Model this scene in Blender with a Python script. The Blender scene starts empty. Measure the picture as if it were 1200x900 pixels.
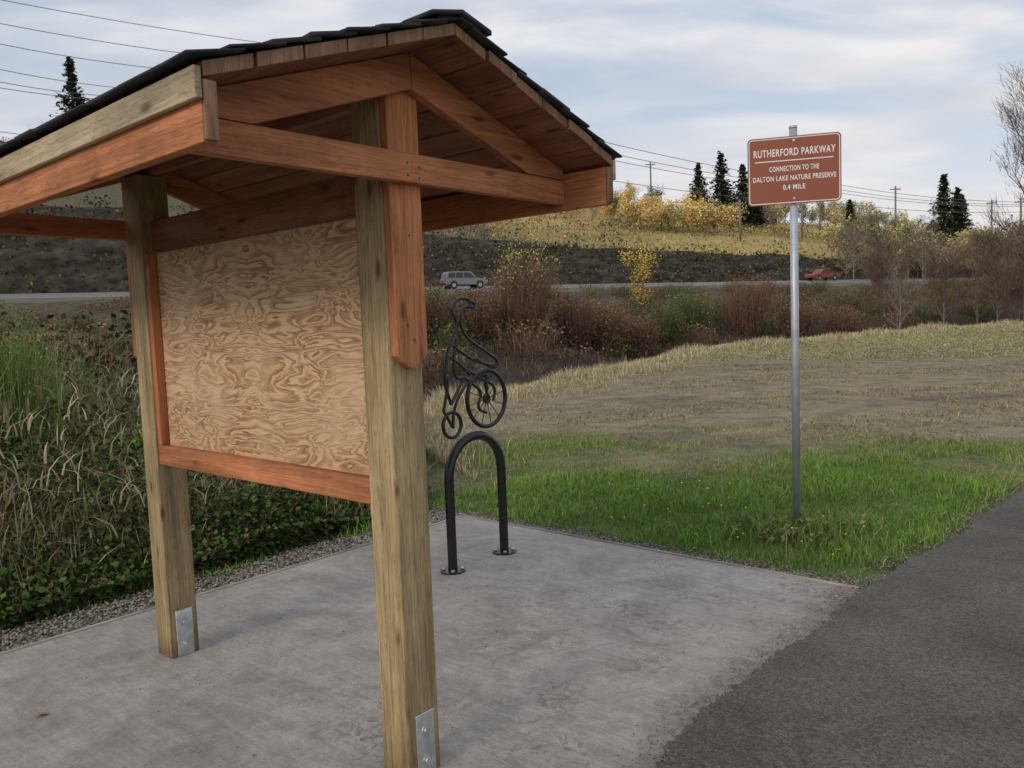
import bpy, math, random
import numpy as np
from mathutils import Matrix, Vector
random.seed(3); rng=np.random.default_rng(7)
S=bpy.context.scene
S.view_settings.view_transform='Standard'
try: S.view_settings.look='None'
except: pass
S.view_settings.exposure=0
COL=S.collection
# ---------------------------------------------------------------- frames
FX,FY=-.405,2.655; ANG=math.radians(-41)
AX=np.array([math.cos(ANG),math.sin(ANG)]); AY=np.array([-math.sin(ANG),math.cos(ANG)])
def loc(x,y): return (FX+x*AX[0]+y*AY[0], FY+x*AX[1]+y*AY[1])
def toloc(X,Y):
    dx=X-FX; dy=Y-FY
    return dx*AX[0]+dy*AX[1], dx*AY[0]+dy*AY[1]
def wu(X,Y): return -.414*X+.91*Y, .91*X+.414*Y
def fromwu(w,u): return -.414*w+.91*u, .91*w+.414*u
_nd=[(math.cos(a),math.sin(a),p) for a,p in zip(rng.uniform(0,6.28,24),rng.uniform(0,6.28,24))]
def snoise(X,Y,sc):
    r=0
    for i,(a,b,p) in enumerate(_nd):
        f=(1+.16*i)/sc
        r=r+np.sin((a*X+b*Y)*f+p)/(1+.12*i)
    return r/6.
BU=[-40,-10,-3.25,-.52,2.1,3.2,5.5,26.3,58.5,100,200,2000]
BW=[-12,1.2,4.2,5.4,6.6,10,15.8,32,39.3,45,50,50]
RKU=[-60,0,60,100,150,200]; RKH=[11,9.8,5.8,4.6,2.2,1]
def bnd(u): return np.interp(u,BU,BW)
def H(X,Y):
    X=np.asarray(X,float);Y=np.asarray(Y,float)
    w,u=wu(X,Y); e=w-bnd(u)
    r=np.hypot(X,Y)
    dep=np.clip((u+2)/9,.15,1)
    z=-.035+.05*snoise(X,Y,6)*np.clip((r-12)/15,0,1)
    ditch=np.interp(e,[0,3,5,12],[0,-1.2,-1.2,.8])
    ditch=np.where(ditch<0,ditch*dep,ditch)+.12*snoise(X,Y,2.2)*np.clip(e/3,0,1)
    rise=np.interp(w,[45,62,72.5,87,95,101],[.0,1.4,3.85,4.9,4.9,4.9])
    z=z+ditch+np.where(e>0,rise,0)
    rock=np.interp(u,RKU,RKH)
    top=np.interp(u,[-13,66,118,200,263,330,500],[44,31,34.5,29.5,19,8,5])
    cut=np.interp(w,[95,101],[0,1])*rock
    base=5.6+rock
    hill=np.where(w>101,(np.maximum(top-base,-base+2))*np.interp(w,[101,200,400,2000],[0,1,1,.6]),0)
    hill=hill+np.clip((w-101)/40,0,1)*1.6*snoise(X,Y,22)
    return z+cut+hill
# ---------------------------------------------------------------- mesh helpers
def mk(name,V,F,C=None,mat=None,parent=None,smooth=False):
    V=np.asarray(V,np.float32).reshape(-1,3); F=np.asarray(F,np.int32)
    k=F.shape[1]; me=bpy.data.meshes.new(name)
    me.vertices.add(len(V)); me.vertices.foreach_set('co',V.ravel())
    me.loops.add(F.size); me.loops.foreach_set('vertex_index',F.ravel())
    me.polygons.add(len(F)); me.polygons.foreach_set('loop_start',np.arange(0,F.size,k,dtype=np.int32))
    me.polygons.foreach_set('loop_total',np.full(len(F),k,np.int32))
    if smooth: me.polygons.foreach_set('use_smooth',np.ones(len(F),bool))
    me.update(calc_edges=True); me.validate()
    if C is not None:
        a=me.color_attributes.new('Col','FLOAT_COLOR','POINT')
        C4=np.ones((len(V),4),np.float32); C4[:,:3]=C; a.data.foreach_set('color',C4.ravel())
    o=bpy.data.objects.new(name,me); COL.objects.link(o)
    if mat: me.materials.append(mat)
    if parent: o.parent=parent
    return o
def cat(parts):
    V=[];F=[];C=[];n=0
    for v,f,c in parts:
        V.append(v);F.append(f+n);C.append(c);n+=len(v)
    return np.concatenate(V),np.concatenate(F),np.concatenate(C)
def blades(P,h,wd,az,bend,col,seg=2,twist=.6):
    N=len(P); h=np.broadcast_to(h,(N,));wd=np.broadcast_to(wd,(N,));bend=np.broadcast_to(bend,(N,))
    sa=az+np.pi/2+rng.uniform(-twist,twist,N)*2
    sx,sy=np.cos(sa),np.sin(sa)
    V=np.zeros((N,seg+1,2,3)); C=np.zeros((N,seg+1,2,3))
    for j in range(seg+1):
        t=j/seg
        cx=P[:,0]+np.cos(az)*h*bend*t**2; cy=P[:,1]+np.sin(az)*h*bend*t**2
        cz=P[:,2]+h*(t-.45*np.minimum(bend,1.3)*t**2.2)
        ww=wd*.5*(1-.9*t**1.6)
        for s,k in ((-1,0),(1,1)):
            V[:,j,k,0]=cx+s*sx*ww;V[:,j,k,1]=cy+s*sy*ww;V[:,j,k,2]=cz
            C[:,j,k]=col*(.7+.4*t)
    i=np.arange(N)[:,None]*(seg+1)*2; j=np.arange(seg)[None]*2
    F=np.stack([i+j,i+j+1,i+j+3,i+j+2],-1).reshape(-1,4)
    return V.reshape(-1,3),F,C.reshape(-1,3)
def leaves(P,size,col,asp=.6,flat=0.):
    N=len(P); size=np.broadcast_to(size,(N,))[:,None]
    n=rng.normal(size=(N,3)); n[:,2]+=flat*np.sign(n[:,2]+.01); n/=np.linalg.norm(n,axis=1)[:,None]
    t=rng.normal(size=(N,3)); a=np.cross(n,t); a/=np.linalg.norm(a,axis=1)[:,None]; b=np.cross(n,a)
    V=np.stack([P-a*size,P-b*size*asp+n*size*.15,P+a*size,P+b*size*asp+n*size*.15],1)
    C=np.repeat(col,4,0)
    F=np.arange(4*N).reshape(N,4)
    return V.reshape(-1,3),F,C
def tubes(A,B,ra,rb,col,k=5):
    A=np.asarray(A,float);B=np.asarray(B,float);N=len(A)
    ra=np.broadcast_to(ra,(N,));rb=np.broadcast_to(rb,(N,))
    d=B-A; d/=np.linalg.norm(d,axis=1)[:,None]+1e-9
    r=np.where(np.abs(d[:,2:3])<.9,np.array([[0,0,1.]]),np.array([[1.,0,0]]))
    a=np.cross(d,r);a/=np.linalg.norm(a,axis=1)[:,None];b=np.cross(d,a)
    V=np.zeros((N,2,k,3))
    for j in range(k):
        q=2*math.pi*j/k; o=a*math.cos(q)+b*math.sin(q)
        V[:,0,j]=A+o*ra[:,None];V[:,1,j]=B+o*rb[:,None]
    i=np.arange(N)[:,None]*2*k;j=np.arange(k)[None];j2=(j+1)%k
    F=np.stack([i+j,i+j2,i+k+j2,i+k+j],-1).reshape(-1,4)
    C=np.repeat(np.broadcast_to(col,(N,3)),2*k,0)
    return V.reshape(-1,3),F,C
def pick(cols,N,var=.25):
    cols=np.array(cols); c=cols[rng.integers(0,len(cols),N)]
    return np.clip(c*rng.uniform(1-var,1+var,(N,1))*rng.uniform(.93,1.07,(N,3)),0,1)
# ---------------------------------------------------------------- materials
def mat(name):
    m=bpy.data.materials.new(name); m.use_nodes=True; nt=m.node_tree
    return m,nt,nt.nodes['Principled BSDF']
def N(nt,t,**k):
    n=nt.nodes.new(t)
    for a,b in k.items():
        if a in n.inputs: n.inputs[a].default_value=b
        else: setattr(n,a,b)
    return n
def L(nt,a,b): nt.links.new(a,b)
def ramp(nt,fac,stops):
    r=nt.nodes.new('ShaderNodeValToRGB'); e=r.color_ramp.elements
    while len(e)<len(stops): e.new(.5)
    for x,(p,c) in zip(e,stops):
        x.position=p; x.color=(*c,1) if len(c)==3 else c
    L(nt,fac,r.inputs[0]); return r
def mix(nt,fac,a,b,bt='MIX'):
    m=nt.nodes.new('ShaderNodeMix'); m.data_type='RGBA'; m.blend_type=bt
    for i,v in ((0,fac),(6,a),(7,b)):
        if hasattr(v,'is_linked') or hasattr(v,'links'): L(nt,v,m.inputs[i])
        else: m.inputs[i].default_value=v if i==0 else (*v,1)
    return m.outputs[2]
def mth(nt,op,a,b=None):
    m=nt.nodes.new('ShaderNodeMath'); m.operation=op
    for i,v in enumerate((a,b)):
        if v is None: continue
        if hasattr(v,'links'): L(nt,v,m.inputs[i])
        else: m.inputs[i].default_value=v
    return m.outputs[0]
def bump(nt,bs,h,st=.3,dist=.01):
    b=N(nt,'ShaderNodeBump',Strength=st,Distance=dist); L(nt,h,b.inputs['Height']); L(nt,b.outputs[0],bs.inputs['Normal'])
def vcmat(name,rough=.8,nscale=3.,amt=.35,noise=True,bmp=0):
    m,nt,bs=mat(name); a=N(nt,'ShaderNodeVertexColor',layer_name='Col'); c=a.outputs[0]
    if noise:
        g=N(nt,'ShaderNodeNewGeometry'); n=N(nt,'ShaderNodeTexNoise',Scale=nscale,Detail=6.,Roughness=.65); L(nt,g.outputs['Position'],n.inputs['Vector'])
        r=ramp(nt,n.outputs[0],[(.3,(1-amt,)*3),(.7,(1+amt,)*3)])
        c=mix(nt,1.,a.outputs[0],r.outputs[0],'MULTIPLY')
        if bmp: bump(nt,bs,n.outputs[0],.8,bmp)
        L(nt,c,bs.inputs['Base Color']); bs.inputs['Roughness'].default_value=rough
        bs.inputs['Specular IOR Level'].default_value=.25
    else:
        d=N(nt,'ShaderNodeBsdfDiffuse'); L(nt,c,d.inputs[0]); L(nt,d.outputs[0],nt.nodes['Material Output'].inputs[0])
    return m
M_leaf=vcmat('foliage_mat',noise=False)
M_bark=vcmat('bark_mat',noise=False)
def simple(name,c,rough=.5,metal=0.,var=.15,sc=20.):
    m,nt,bs=mat(name); tc=N(nt,'ShaderNodeTexCoord'); n=N(nt,'ShaderNodeTexNoise',Scale=sc,Detail=5.); L(nt,tc.outputs['Object'],n.inputs['Vector'])
    r=ramp(nt,n.outputs[0],[(.3,[x*(1-var) for x in c]),(.7,[min(1,x*(1+var)) for x in c])]); L(nt,r.outputs[0],bs.inputs['Base Color'])
    bs.inputs['Roughness'].default_value=rough; bs.inputs['Metallic'].default_value=metal
    return m
def wood(name,c1,c2,axis,rough=.6,knots=True,off=0.,gs=1.,rings=.75,foot=False):
    m,nt,bs=mat(name); tc=N(nt,'ShaderNodeTexCoord'); oi=N(nt,'ShaderNodeObjectInfo')
    ofs=N(nt,'ShaderNodeVectorMath',operation='SCALE'); cbx=N(nt,'ShaderNodeCombineXYZ'); 
    for i in range(3): L(nt,oi.outputs['Random'],cbx.inputs[i])
    L(nt,cbx.outputs[0],ofs.inputs[0]); ofs.inputs[3].default_value=7.3
    av=N(nt,'ShaderNodeVectorMath',operation='ADD'); L(nt,tc.outputs['Object'],av.inputs[0]); L(nt,ofs.outputs[0],av.inputs[1]); src=av.outputs[0]
    mp=N(nt,'ShaderNodeMapping'); L(nt,src,mp.inputs[0])
    s=[75*gs]*3; s[axis]=2.6*gs; mp.inputs['Scale'].default_value=s
    n=N(nt,'ShaderNodeTexNoise',Scale=1.,Detail=8.,Roughness=.75,Distortion=.7); L(nt,mp.outputs[0],n.inputs['Vector'])
    r=ramp(nt,n.outputs[0],[(.32,c1),(.5,[(a*.4+b*.6) for a,b in zip(c1,c2)]),(.66,c2)])
    mp2=N(nt,'ShaderNodeMapping'); L(nt,src,mp2.inputs[0]); s2=[12.]*3; s2[axis]=1.3; mp2.inputs['Scale'].default_value=s2
    n2=N(nt,'ShaderNodeTexNoise',Scale=1.,Detail=5.); L(nt,mp2.outputs[0],n2.inputs['Vector'])
    r2=ramp(nt,n2.outputs[0],[(.32,(.70,.68,.66)),(.65,(1.15,1.14,1.12))])
    c=mix(nt,1.,r.outputs[0],r2.outputs[0],'MULTIPLY')
    k=mth(nt,'FRACT',mth(nt,'MULTIPLY',n2.outputs[0],20.)); rk=ramp(nt,k,[(0,(1.05,1.05,1.05)),(.7,(1,1,1)),(.93,(.70,.66,.62)),(1,(1,1,1))]); c=mix(nt,rings,c,rk.outputs[0],'MULTIPLY')
    if knots:
        mp3=N(nt,'ShaderNodeMapping'); L(nt,src,mp3.inputs[0]); s3=[11.]*3; s3[axis]=4.; mp3.inputs['Scale'].default_value=s3
        v=N(nt,'ShaderNodeTexVoronoi',Scale=1.); L(nt,mp3.outputs[0],v.inputs['Vector'])
        r3=ramp(nt,v.outputs['Distance'],[(.07,(.33,.26,.22)),(.14,(.8,.75,.7)),(.2,(1,1,1))]); c=mix(nt,.85,c,r3.outputs[0],'MULTIPLY')
    rr=ramp(nt,oi.outputs['Random'],[(0,(.88,.88,.88)),(1,(1.1,1.1,1.1))]); c=mix(nt,1.,c,rr.outputs[0],'MULTIPLY')
    n5=N(nt,'ShaderNodeTexNoise',Scale=5.,Detail=7.,Roughness=.7); L(nt,src,n5.inputs['Vector']); r5=ramp(nt,n5.outputs[0],[(.35,(.82,.82,.82)),(.65,(1.08,1.08,1.08))]); c=mix(nt,1.,c,r5.outputs[0],'MULTIPLY')
    if foot:   # damp, dirty foot of the post
        sp=N(nt,'ShaderNodeSeparateXYZ'); L(nt,tc.outputs['Object'],sp.inputs[0]); zz=mth(nt,'ADD',sp.outputs[2],mth(nt,'MULTIPLY',n5.outputs[0],.25)); rf=ramp(nt,zz,[(.12,(.5,.47,.43)),(.3,(1,1,1))]); c=mix(nt,1.,c,rf.outputs[0],'MULTIPLY')
    L(nt,c,bs.inputs['Base Color']); bs.inputs['Roughness'].default_value=rough; bs.inputs['Specular IOR Level'].default_value=.3
    bump(nt,bs,n.outputs[0],.5,.005); return m
OR1,OR2=(.29,.105,.044),(.62,.255,.115)
W_or=[wood('stained_cedar_%d'%i,OR1,OR2,i,.62) for i in range(3)]
W_dk=wood('stained_deck',(.17,.065,.038),(.37,.15,.085),0,.7,off=3.)
W_end=wood('deck_end_grain',(.18,.10,.062),(.38,.22,.14),2,.8,knots=False)
W_lt=wood('weathered_fascia',(.28,.22,.145),(.60,.50,.345),0,.8)
W_post=wood('treated_post',(.175,.13,.065),(.53,.41,.225),2,.8,foot=True)
def plymat():
    m,nt,bs=mat('plywood'); tc=N(nt,'ShaderNodeTexCoord'); sp=N(nt,'ShaderNodeSeparateXYZ'); L(nt,tc.outputs['Object'],sp.inputs[0])
    n0=N(nt,'ShaderNodeTexNoise',Scale=2.2,Detail=3.); L(nt,tc.outputs['Object'],n0.inputs['Vector'])
    b=mth(nt,'ABSOLUTE',mth(nt,'ADD',sp.outputs[0],.93))
    w=mth(nt,'ADD',b,mth(nt,'MULTIPLY',n0.outputs[0],.30))
    zz=mth(nt,'ADD',sp.outputs[2],mth(nt,'MULTIPLY',n0.outputs[0],.10))
    cb=N(nt,'ShaderNodeCombineXYZ'); L(nt,w,cb.inputs[0]); L(nt,zz,cb.inputs[2])
    mp=N(nt,'ShaderNodeMapping'); mp.inputs['Scale'].default_value=(2.6,1,10.); L(nt,cb.outputs[0],mp.inputs[0])
    n=N(nt,'ShaderNodeTexNoise',Scale=1.,Detail=4.,Roughness=.45,Distortion=1.1); L(nt,mp.outputs[0],n.inputs['Vector'])
    f=mth(nt,'FRACT',mth(nt,'MULTIPLY',n.outputs[0],10.))
    r=ramp(nt,f,[(0,(.66,.46,.28)),(.35,(.62,.41,.24)),(.52,(.40,.22,.105)),(.62,(.50,.31,.165)),(.78,(.28,.14,.06)),(.93,(.34,.18,.08)),(1,(.66,.46,.28))])
    n3=N(nt,'ShaderNodeTexNoise',Scale=3.5,Detail=5.,Roughness=.6); L(nt,tc.outputs['Object'],n3.inputs['Vector'])
    r3=ramp(nt,n3.outputs[0],[(.42,(0,0,0)),(.70,(.7,.7,.7))])
    c=mix(nt,r3.outputs[0],r.outputs[0],(.64,.45,.275))
    mp4=N(nt,'ShaderNodeMapping'); mp4.inputs['Scale'].default_value=(14,14,300); L(nt,tc.outputs['Object'],mp4.inputs[0])
    n4=N(nt,'ShaderNodeTexNoise',Scale=1.,Detail=3.); L(nt,mp4.outputs[0],n4.inputs['Vector']); r4=ramp(nt,n4.outputs[0],[(.3,(.82,.82,.82)),(.7,(1.1,1.1,1.1))])
    c=mix(nt,1.,c,r4.outputs[0],'MULTIPLY')
    L(nt,c,bs.inputs['Base Color']); bs.inputs['Roughness'].default_value=.7; bump(nt,bs,n4.outputs[0],.2,.002); return m
M_ply=plymat()
M_galv=simple('galvanised',(.50,.52,.54),.42,.7,.2,30.)
M_galvpole=simple('galvanised_pole',(.42,.45,.49),.5,.5,.15,12.)
M_black=simple('black_powdercoat',(.010,.011,.013),.3,0,.2,30.)
M_sign=simple('sign_brown',(.26,.068,.034),.45,0,.05,5.)
M_white=simple('sign_white',(.78,.74,.70),.5,0,.03,5.)
M_signback=simple('sign_aluminium',(.5,.5,.5),.4,.8)
M_shing=simple('asphalt_shingle',(.026,.027,.031),.9,0,.5,160.)
# ---------------------------------------------------------------- geometry basics
def boxmesh(name,x0,x1,y0,y1,z0,z1,m,parent=None,bev=.003):
    V=[(x,y,z) for x in (x0,x1) for y in (y0,y1) for z in (z0,z1)]
    F=[(0,1,3,2),(4,6,7,5),(0,4,5,1),(2,3,7,6),(0,2,6,4),(1,5,7,3)]
    o=mk(name,V,F,None,m,parent)
    if bev:
        b=o.modifiers.new('b','BEVEL'); b.width=bev; b.segments=2
    return o
def prism(name,poly,axis,a,b,m,parent=None,bev=.003):
    n=len(poly); me=bpy.data.meshes.new(name)
    f3=(lambda p,t:(t,p[0],p[1])) if axis==0 else ((lambda p,t:(p[0],t,p[1])) if axis==1 else (lambda p,t:(p[0],p[1],t)))
    V=[f3(p,a) for p in poly]+[f3(p,b) for p in poly]
    F=[tuple(range(n))[::-1],tuple(range(n,2*n))]+[(i,(i+1)%n,n+(i+1)%n,n+i) for i in range(n)]
    me.from_pydata(V,[],F); me.materials.append(m)
    import bmesh
    bm=bmesh.new(); bm.from_mesh(me); bmesh.ops.recalc_face_normals(bm,faces=bm.faces); bm.to_mesh(me); bm.free()
    o=bpy.data.objects.new(name,me); COL.objects.link(o)
    if parent: o.parent=parent
    if bev:
        bb=o.modifiers.new('b','BEVEL'); bb.width=bev; bb.segments=2
    return o
def empty(name,x,y,z,rz=0):
    e=bpy.data.objects.new(name,None); e.location=(x,y,z); e.rotation_euler=(0,0,rz); COL.objects.link(e); return e
def curve(name,pts,r,m,parent=None,cyc=False,smooth=True,res=3):
    c=bpy.data.curves.new(name,'CURVE'); c.dimensions='3D'; c.bevel_depth=r; c.bevel_resolution=res
    s=c.splines.new('BEZIER' if smooth else 'POLY')
    if smooth:
        s.bezier_points.add(len(pts)-1)
        for b,p in zip(s.bezier_points,pts): b.co=p; b.handle_left_type=b.handle_right_type='AUTO'
    else:
        s.points.add(len(pts)-1)
        for b,p in zip(s.points,pts): b.co=(*p,1)
    s.use_cyclic_u=cyc; c.resolution_u=6; c.use_fill_caps=True
    o=bpy.data.objects.new(name,c); COL.objects.link(o); c.materials.append(m)
    if parent: o.parent=parent
    return o
def cyl(name,r,z0,z1,m,parent,x=0,y=0,seg=24,axis='z'):
    V=[];
    for t in (z0,z1):
        for i in range(seg):
            q=2*math.pi*i/seg; c,s=r*math.cos(q),r*math.sin(q)
            V.append((x+c,y+s,t) if axis=='z' else ((t,x+c,y+s) if axis=='x' else (x+c,t,y+s)))
    F=[tuple(range(seg))[::-1],tuple(range(seg,2*seg))]+[(i,(i+1)%seg,seg+(i+1)%seg,seg+i) for i in range(seg)]
    me=bpy.data.meshes.new(name); me.from_pydata(V,[],F); me.materials.append(m)
    for p in me.polygons:
        p.use_smooth=len(p.vertices)==4
    o=bpy.data.objects.new(name,me); COL.objects.link(o); o.parent=parent; return o
# ================================================================ KIOSK
K=empty('information_kiosk',FX,FY,0,ANG)
PW=.145; D=1.755
YC=.085; SL=.35; ZR=2.49; HW=.85; OH=.29
for nm,x in (('front_post',-PW),('rear_post',-D-PW)):
    boxmesh(nm,x,x+PW,0,PW,0,2.36,W_post,K,.006)
def rz(y,off=0): return ZR+off-SL*abs(y-YC)
for nm,x0,sg in (('near',0.,1),('far',-D-PW,-1)):
    def xs(a,b):
        p=x0+sg*a;q=x0+sg*b; return (min(p,q),max(p,q))
    a,b=xs(.0015,.036)
    prism('king_board_'+nm,[(.004,1.50),(.03,1.475),(.0725,1.45),(.115,1.475),(.141,1.50),(.141,2.40),(.004,2.40)],0,a,b,W_or[2],K)
    a,b=xs(.038,.076)
    prism('tie_beam_'+nm,[(YC-HW+.035,2.068),(YC+HW-.035,2.068),(YC+HW-.035,2.163),(YC-HW+.035,2.163)],0,a,b,W_or[1],K)
    for s,ln in ((-1,'a'),(1,'b')):
        ye=YC+s*(HW-.036); dz=.118
        yb=YC+s*((ZR-dz-2.166)/SL)
        prism('rafter_%s_%s'%(nm,ln),[(YC+s*.001,ZR-.002),(ye,rz(ye)-.002),(ye,2.166),(yb,2.166),(YC+s*.001,ZR-dz)],0,a,b,W_or[1],K)
boxmesh('header_beam',-D+.001,-PW-.001,.05,.14,2.0,2.14,W_dk,K)
boxmesh('ridge_beam',-D-PW-.06,.03,YC-.02,YC+.02,2.362,2.452,W_dk,K)
x0,x1=-D-PW-OH,OH
n=6; pw=HW/n
for s in (-1,1):
    for i in range(n):
        ya=YC+s*(i*pw+.002); yb=YC+s*((i+1)*pw-.004)
        za,zb=rz(ya),rz(yb); t=.036
        j=random.uniform(-.006,.006)
        o=prism('deck_plank',[(ya,za),(yb,zb),(yb,zb+t),(ya,za+t)],0,x0-j,x1+j,W_dk,K,.002)
        o.data.materials.append(W_end)
        for p in o.data.polygons:
            if abs(p.normal.x)>.9: p.material_index=1
for s,nm in ((-1,'left'),(1,'right')):
    y=YC+s*(HW-.034); y2=YC+s*(HW+.002)
    zt=rz(YC+s*HW)-.003
    boxmesh('fascia_inner_'+nm,x0+.01,x1-.012,min(y,y2),max(y,y2),2.045,zt-.0,W_or[0],K)
    boxmesh('fascia_outer_'+nm,x0,x1-.0,min(y2+s*.001,y2+s*.02),max(y2+s*.001,y2+s*.02),zt-.048,zt+.026,W_lt,K)
    boxmesh('fascia_end_'+nm,x1-.0115,x1-.0,min(y,y2-s*.002),max(y,y2-s*.002),2.05,zt-.002,W_end,K,.002)
V=[];F=[]
def shing(xa,xb,sa,sb,s,z0,t):
    i=len(V)
    for x in (xa,xb):
        for q in (sa,sb):
            y=YC+s*q
            for k in (0,t): V.append((x,y,rz(y,.036)+z0+k+(.012 if q==sb else 0)+random.uniform(-.002,.003)))
    F.extend([(i,i+1,i+3,i+2),(i+4,i+6,i+7,i+5),(i,i+4,i+5,i+1),(i+2,i+3,i+7,i+6),(i,i+2,i+6,i+4),(i+1,i+5,i+7,i+3)])
for s in (-1,1):
    for r in range(8):
        sa=max(0,r*.115-.06); sb=r*.115+.09
        x=x0-random.uniform(.01,.03)
        xe=x1+random.uniform(.004,.03)
        while x<xe:
            w=random.uniform(.12,.26); xb=min(x+w,xe)
            shing(x+.002,xb-.002,sa,sb+random.uniform(-.008,.01),s,.002+random.uniform(0,.003),random.uniform(.006,.013)); x+=w
x=x0-.02
while x<x1+.02:
    w=.2; xb=min(x+w+.05,x1+.03)
    for s in (-1,1): shing(x,xb,0,.13,s,.018+random.uniform(0,.006),.011)
    x+=w
mk('roof_shingles',V,F,None,M_shing,K)
boxmesh('plywood_panel',-D+.003,-PW-.003,.050,.064,1.0,1.985,M_ply,K,.001)
boxmesh('panel_bottom_rail',-D+.002,-PW-.002,.008,.0485,.975,1.068,W_or[0],K)
boxmesh('panel_side_trim',-D+.0015,-D+.04,.008,.0485,1.07,1.985,W_or[2],K)
boxmesh('panel_back_rail',-D+.002,-PW-.002,.066,.104,.975,1.068,W_or[0],K)
for nm,x in (('front',0.001),('rear',-D+.001)):
    boxmesh('post_bracket_'+nm,x,x+.006,.032,.117,0.0,.235,M_galv,K,.004)
    for zz in (.06,.17):
        cyl('bracket_bolt_'+nm,.013,x+.006,x+.016,M_galv,K,.0745,zz,6,'x')
        cyl('bracket_washer_'+nm,.02,x+.005,x+.009,M_galv,K,.0745,zz,18,'x')
for y,z in ((.05,2.13),(.05,2.09),(.10,2.12),(.10,2.085)): cyl('screw_head',.004,.0755,.0775,M_black,K,y,z,10,'x')
for z in (1.6,1.9,1.55): cyl('screw_head',.0038,.0355,.0375,M_black,K,.07+.02*math.sin(z*30),z,10,'x')
# ================================================================ BIKE RACK
HB=(-.2625,5.235); R_=empty('bike_rack',HB[0],HB[1],0,math.radians(90-40.5))
hs=.255
pts=[(-hs,0,.0),(-hs,0,.6)]
for i in range(1,16):
    q=math.pi-math.pi*i/16; pts.append((hs*math.cos(q),0,.6+hs*math.sin(q)))
pts+=[(hs,0,.6),(hs,0,.0)]
curve('hoop',pts,.031,M_black,R_,smooth=False,res=8)
for s in (-1,1):
    cyl('base_flange',.082,.001,.012,M_black,R_,s*hs,0)
    for a in (45,135,225,315):
        cyl('flange_bolt',.011,.012,.024,M_galv,R_,s*hs+.06*math.cos(math.radians(a)),.06*math.sin(math.radians(a)),8)
def b2(x,y): return ((x-561+.04*(505-y))/115,0,.885+(505-y)/178)
def ring(nm,cx,cz,r,t):
    curve(nm,[(cx+r*math.cos(q),0,cz+r*math.sin(q)) for q in np.linspace(0,2*math.pi,33)[:-1]],t,M_black,R_,cyc=True,smooth=False)
ring('big_wheel',.135,1.09,.19,.015); ring('small_wheel',-.205,.95,.082,.012); ring('wheel_hub',.135,1.09,.024,.012)
for i in range(6):
    q=i*math.pi/6+.2
    curve('spoke',[(.135-.18*math.cos(q),0,1.09-.18*math.sin(q)),(.135+.18*math.cos(q),0,1.09+.18*math.sin(q))],.003,M_black,R_,smooth=False)
lines={'backbone':[(538,497),(539,478),(548,455),(562,441),(574,440)],'fork':[(574,440),(576,471)],'handlebar':[(574,440),(579,431),(588,428)],
'bird_outline':[(536,470),(530,445),(531,418),(535,398),(540,385),(541,374),(537,363),(541,352),(549,349),(556,354),(548,362),(546,375),(550,390),(562,403),(576,414),(587,429),(572,426),(559,420),(553,430),(546,448),(536,470)],
'beak':[(554,351),(561,357),(553,359)],'wing':[(537,402),(548,412),(562,422),(584,431)],'wing_feather':[(534,415),(545,425),(556,438)],'tail':[(533,440),(531,458),(528,476)],
'leg':[(549,440),(560,450),(568,462),(566,478),(575,486)],'leg_rear':[(553,432),(568,444),(584,458),(583,472)],'axle_stay':[(528,476),(538,497)],'body_line':[(541,395),(539,420),(542,440),(549,440)]}
for k,v in lines.items(): curve(k,[b2(*p) for p in v],.0105,M_black,R_)
# ================================================================ SIGN
SG=empty('park_sign',2.071,5.777,0,math.radians(-15))
cyl('sign_pole',.028,-.1,2.91,M_galvpole,SG,0,0,24)
cyl('pole_cap_ring',.0285,2.895,2.912,M_galv,SG,0,0,24)
def rrect(w,h,r,n=6):
    p=[]
    for cx,cz,a in ((w/2-r,h/2-r,0),(-w/2+r,h/2-r,90),(-w/2+r,-h/2+r,180),(w/2-r,-h/2+r,270)):
        for i in range(n+1):
            q=math.radians(a+90*i/n); p.append((cx+r*math.cos(q),cz+r*math.sin(q)))
    return p
SZ=2.60; SW,SH=.63,.475
prism('sign_plate',[(x,z+SZ) for x,z in rrect(SW,SH,.03)],1,-.037,-.033,M_sign,SG,0)
prism('sign_back',[(x,z+SZ) for x,z in rrect(SW-.002,SH-.002,.03)],1,-.0328,-.030,M_signback,SG,0)
o_=[(x,z+SZ) for x,z in rrect(SW-.016,SH-.016,.026)]; i_=[(x,z+SZ) for x,z in rrect(SW-.028,SH-.028,.02)]
nn=len(o_); mk('sign_border',[(x,-.0376,z) for x,z in o_+i_],[(i,(i+1)%nn,nn+(i+1)%nn,nn+i) for i in range(nn)],None,M_white,SG)
def text(nm,s,w,h,z):
    c=bpy.data.curves.new(nm,'FONT'); c.body=s; c.align_x='CENTER'; c.align_y='CENTER'; c.size=1; c.offset=.02; c.space_character=1.12
    o=bpy.data.objects.new(nm,c); COL.objects.link(o); c.materials.append(M_white)
    bpy.context.view_layer.update(); d=o.dimensions
    o.scale=(w/d.x,h/d.y,1); o.rotation_euler=(math.radians(90),0,0); o.parent=SG; o.location=(0,-.0378,SZ+z)
text('text_title','RUTHERFORD PARKWAY',.55,.052,.125)
text('text_line_1','CONNECTION TO THE',.335,.036,.012)
text('text_line_2','DALTON LAKE NATURE PRESERVE',.56,.036,-.055)
text('text_line_3','0.4 MILE',.15,.036,-.12)
mk('sign_rule',[(-.265,-.0378,SZ+.066),(.265,-.0378,SZ+.066),(.265,-.0378,SZ+.073),(-.265,-.0378,SZ+.073)],[(0,1,2,3)],None,M_white,SG)
for z in (.205,-.2): cyl('sign_bolt',.009,-.045,-.037,M_galv,SG,0,SZ+z,10,'y')
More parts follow.
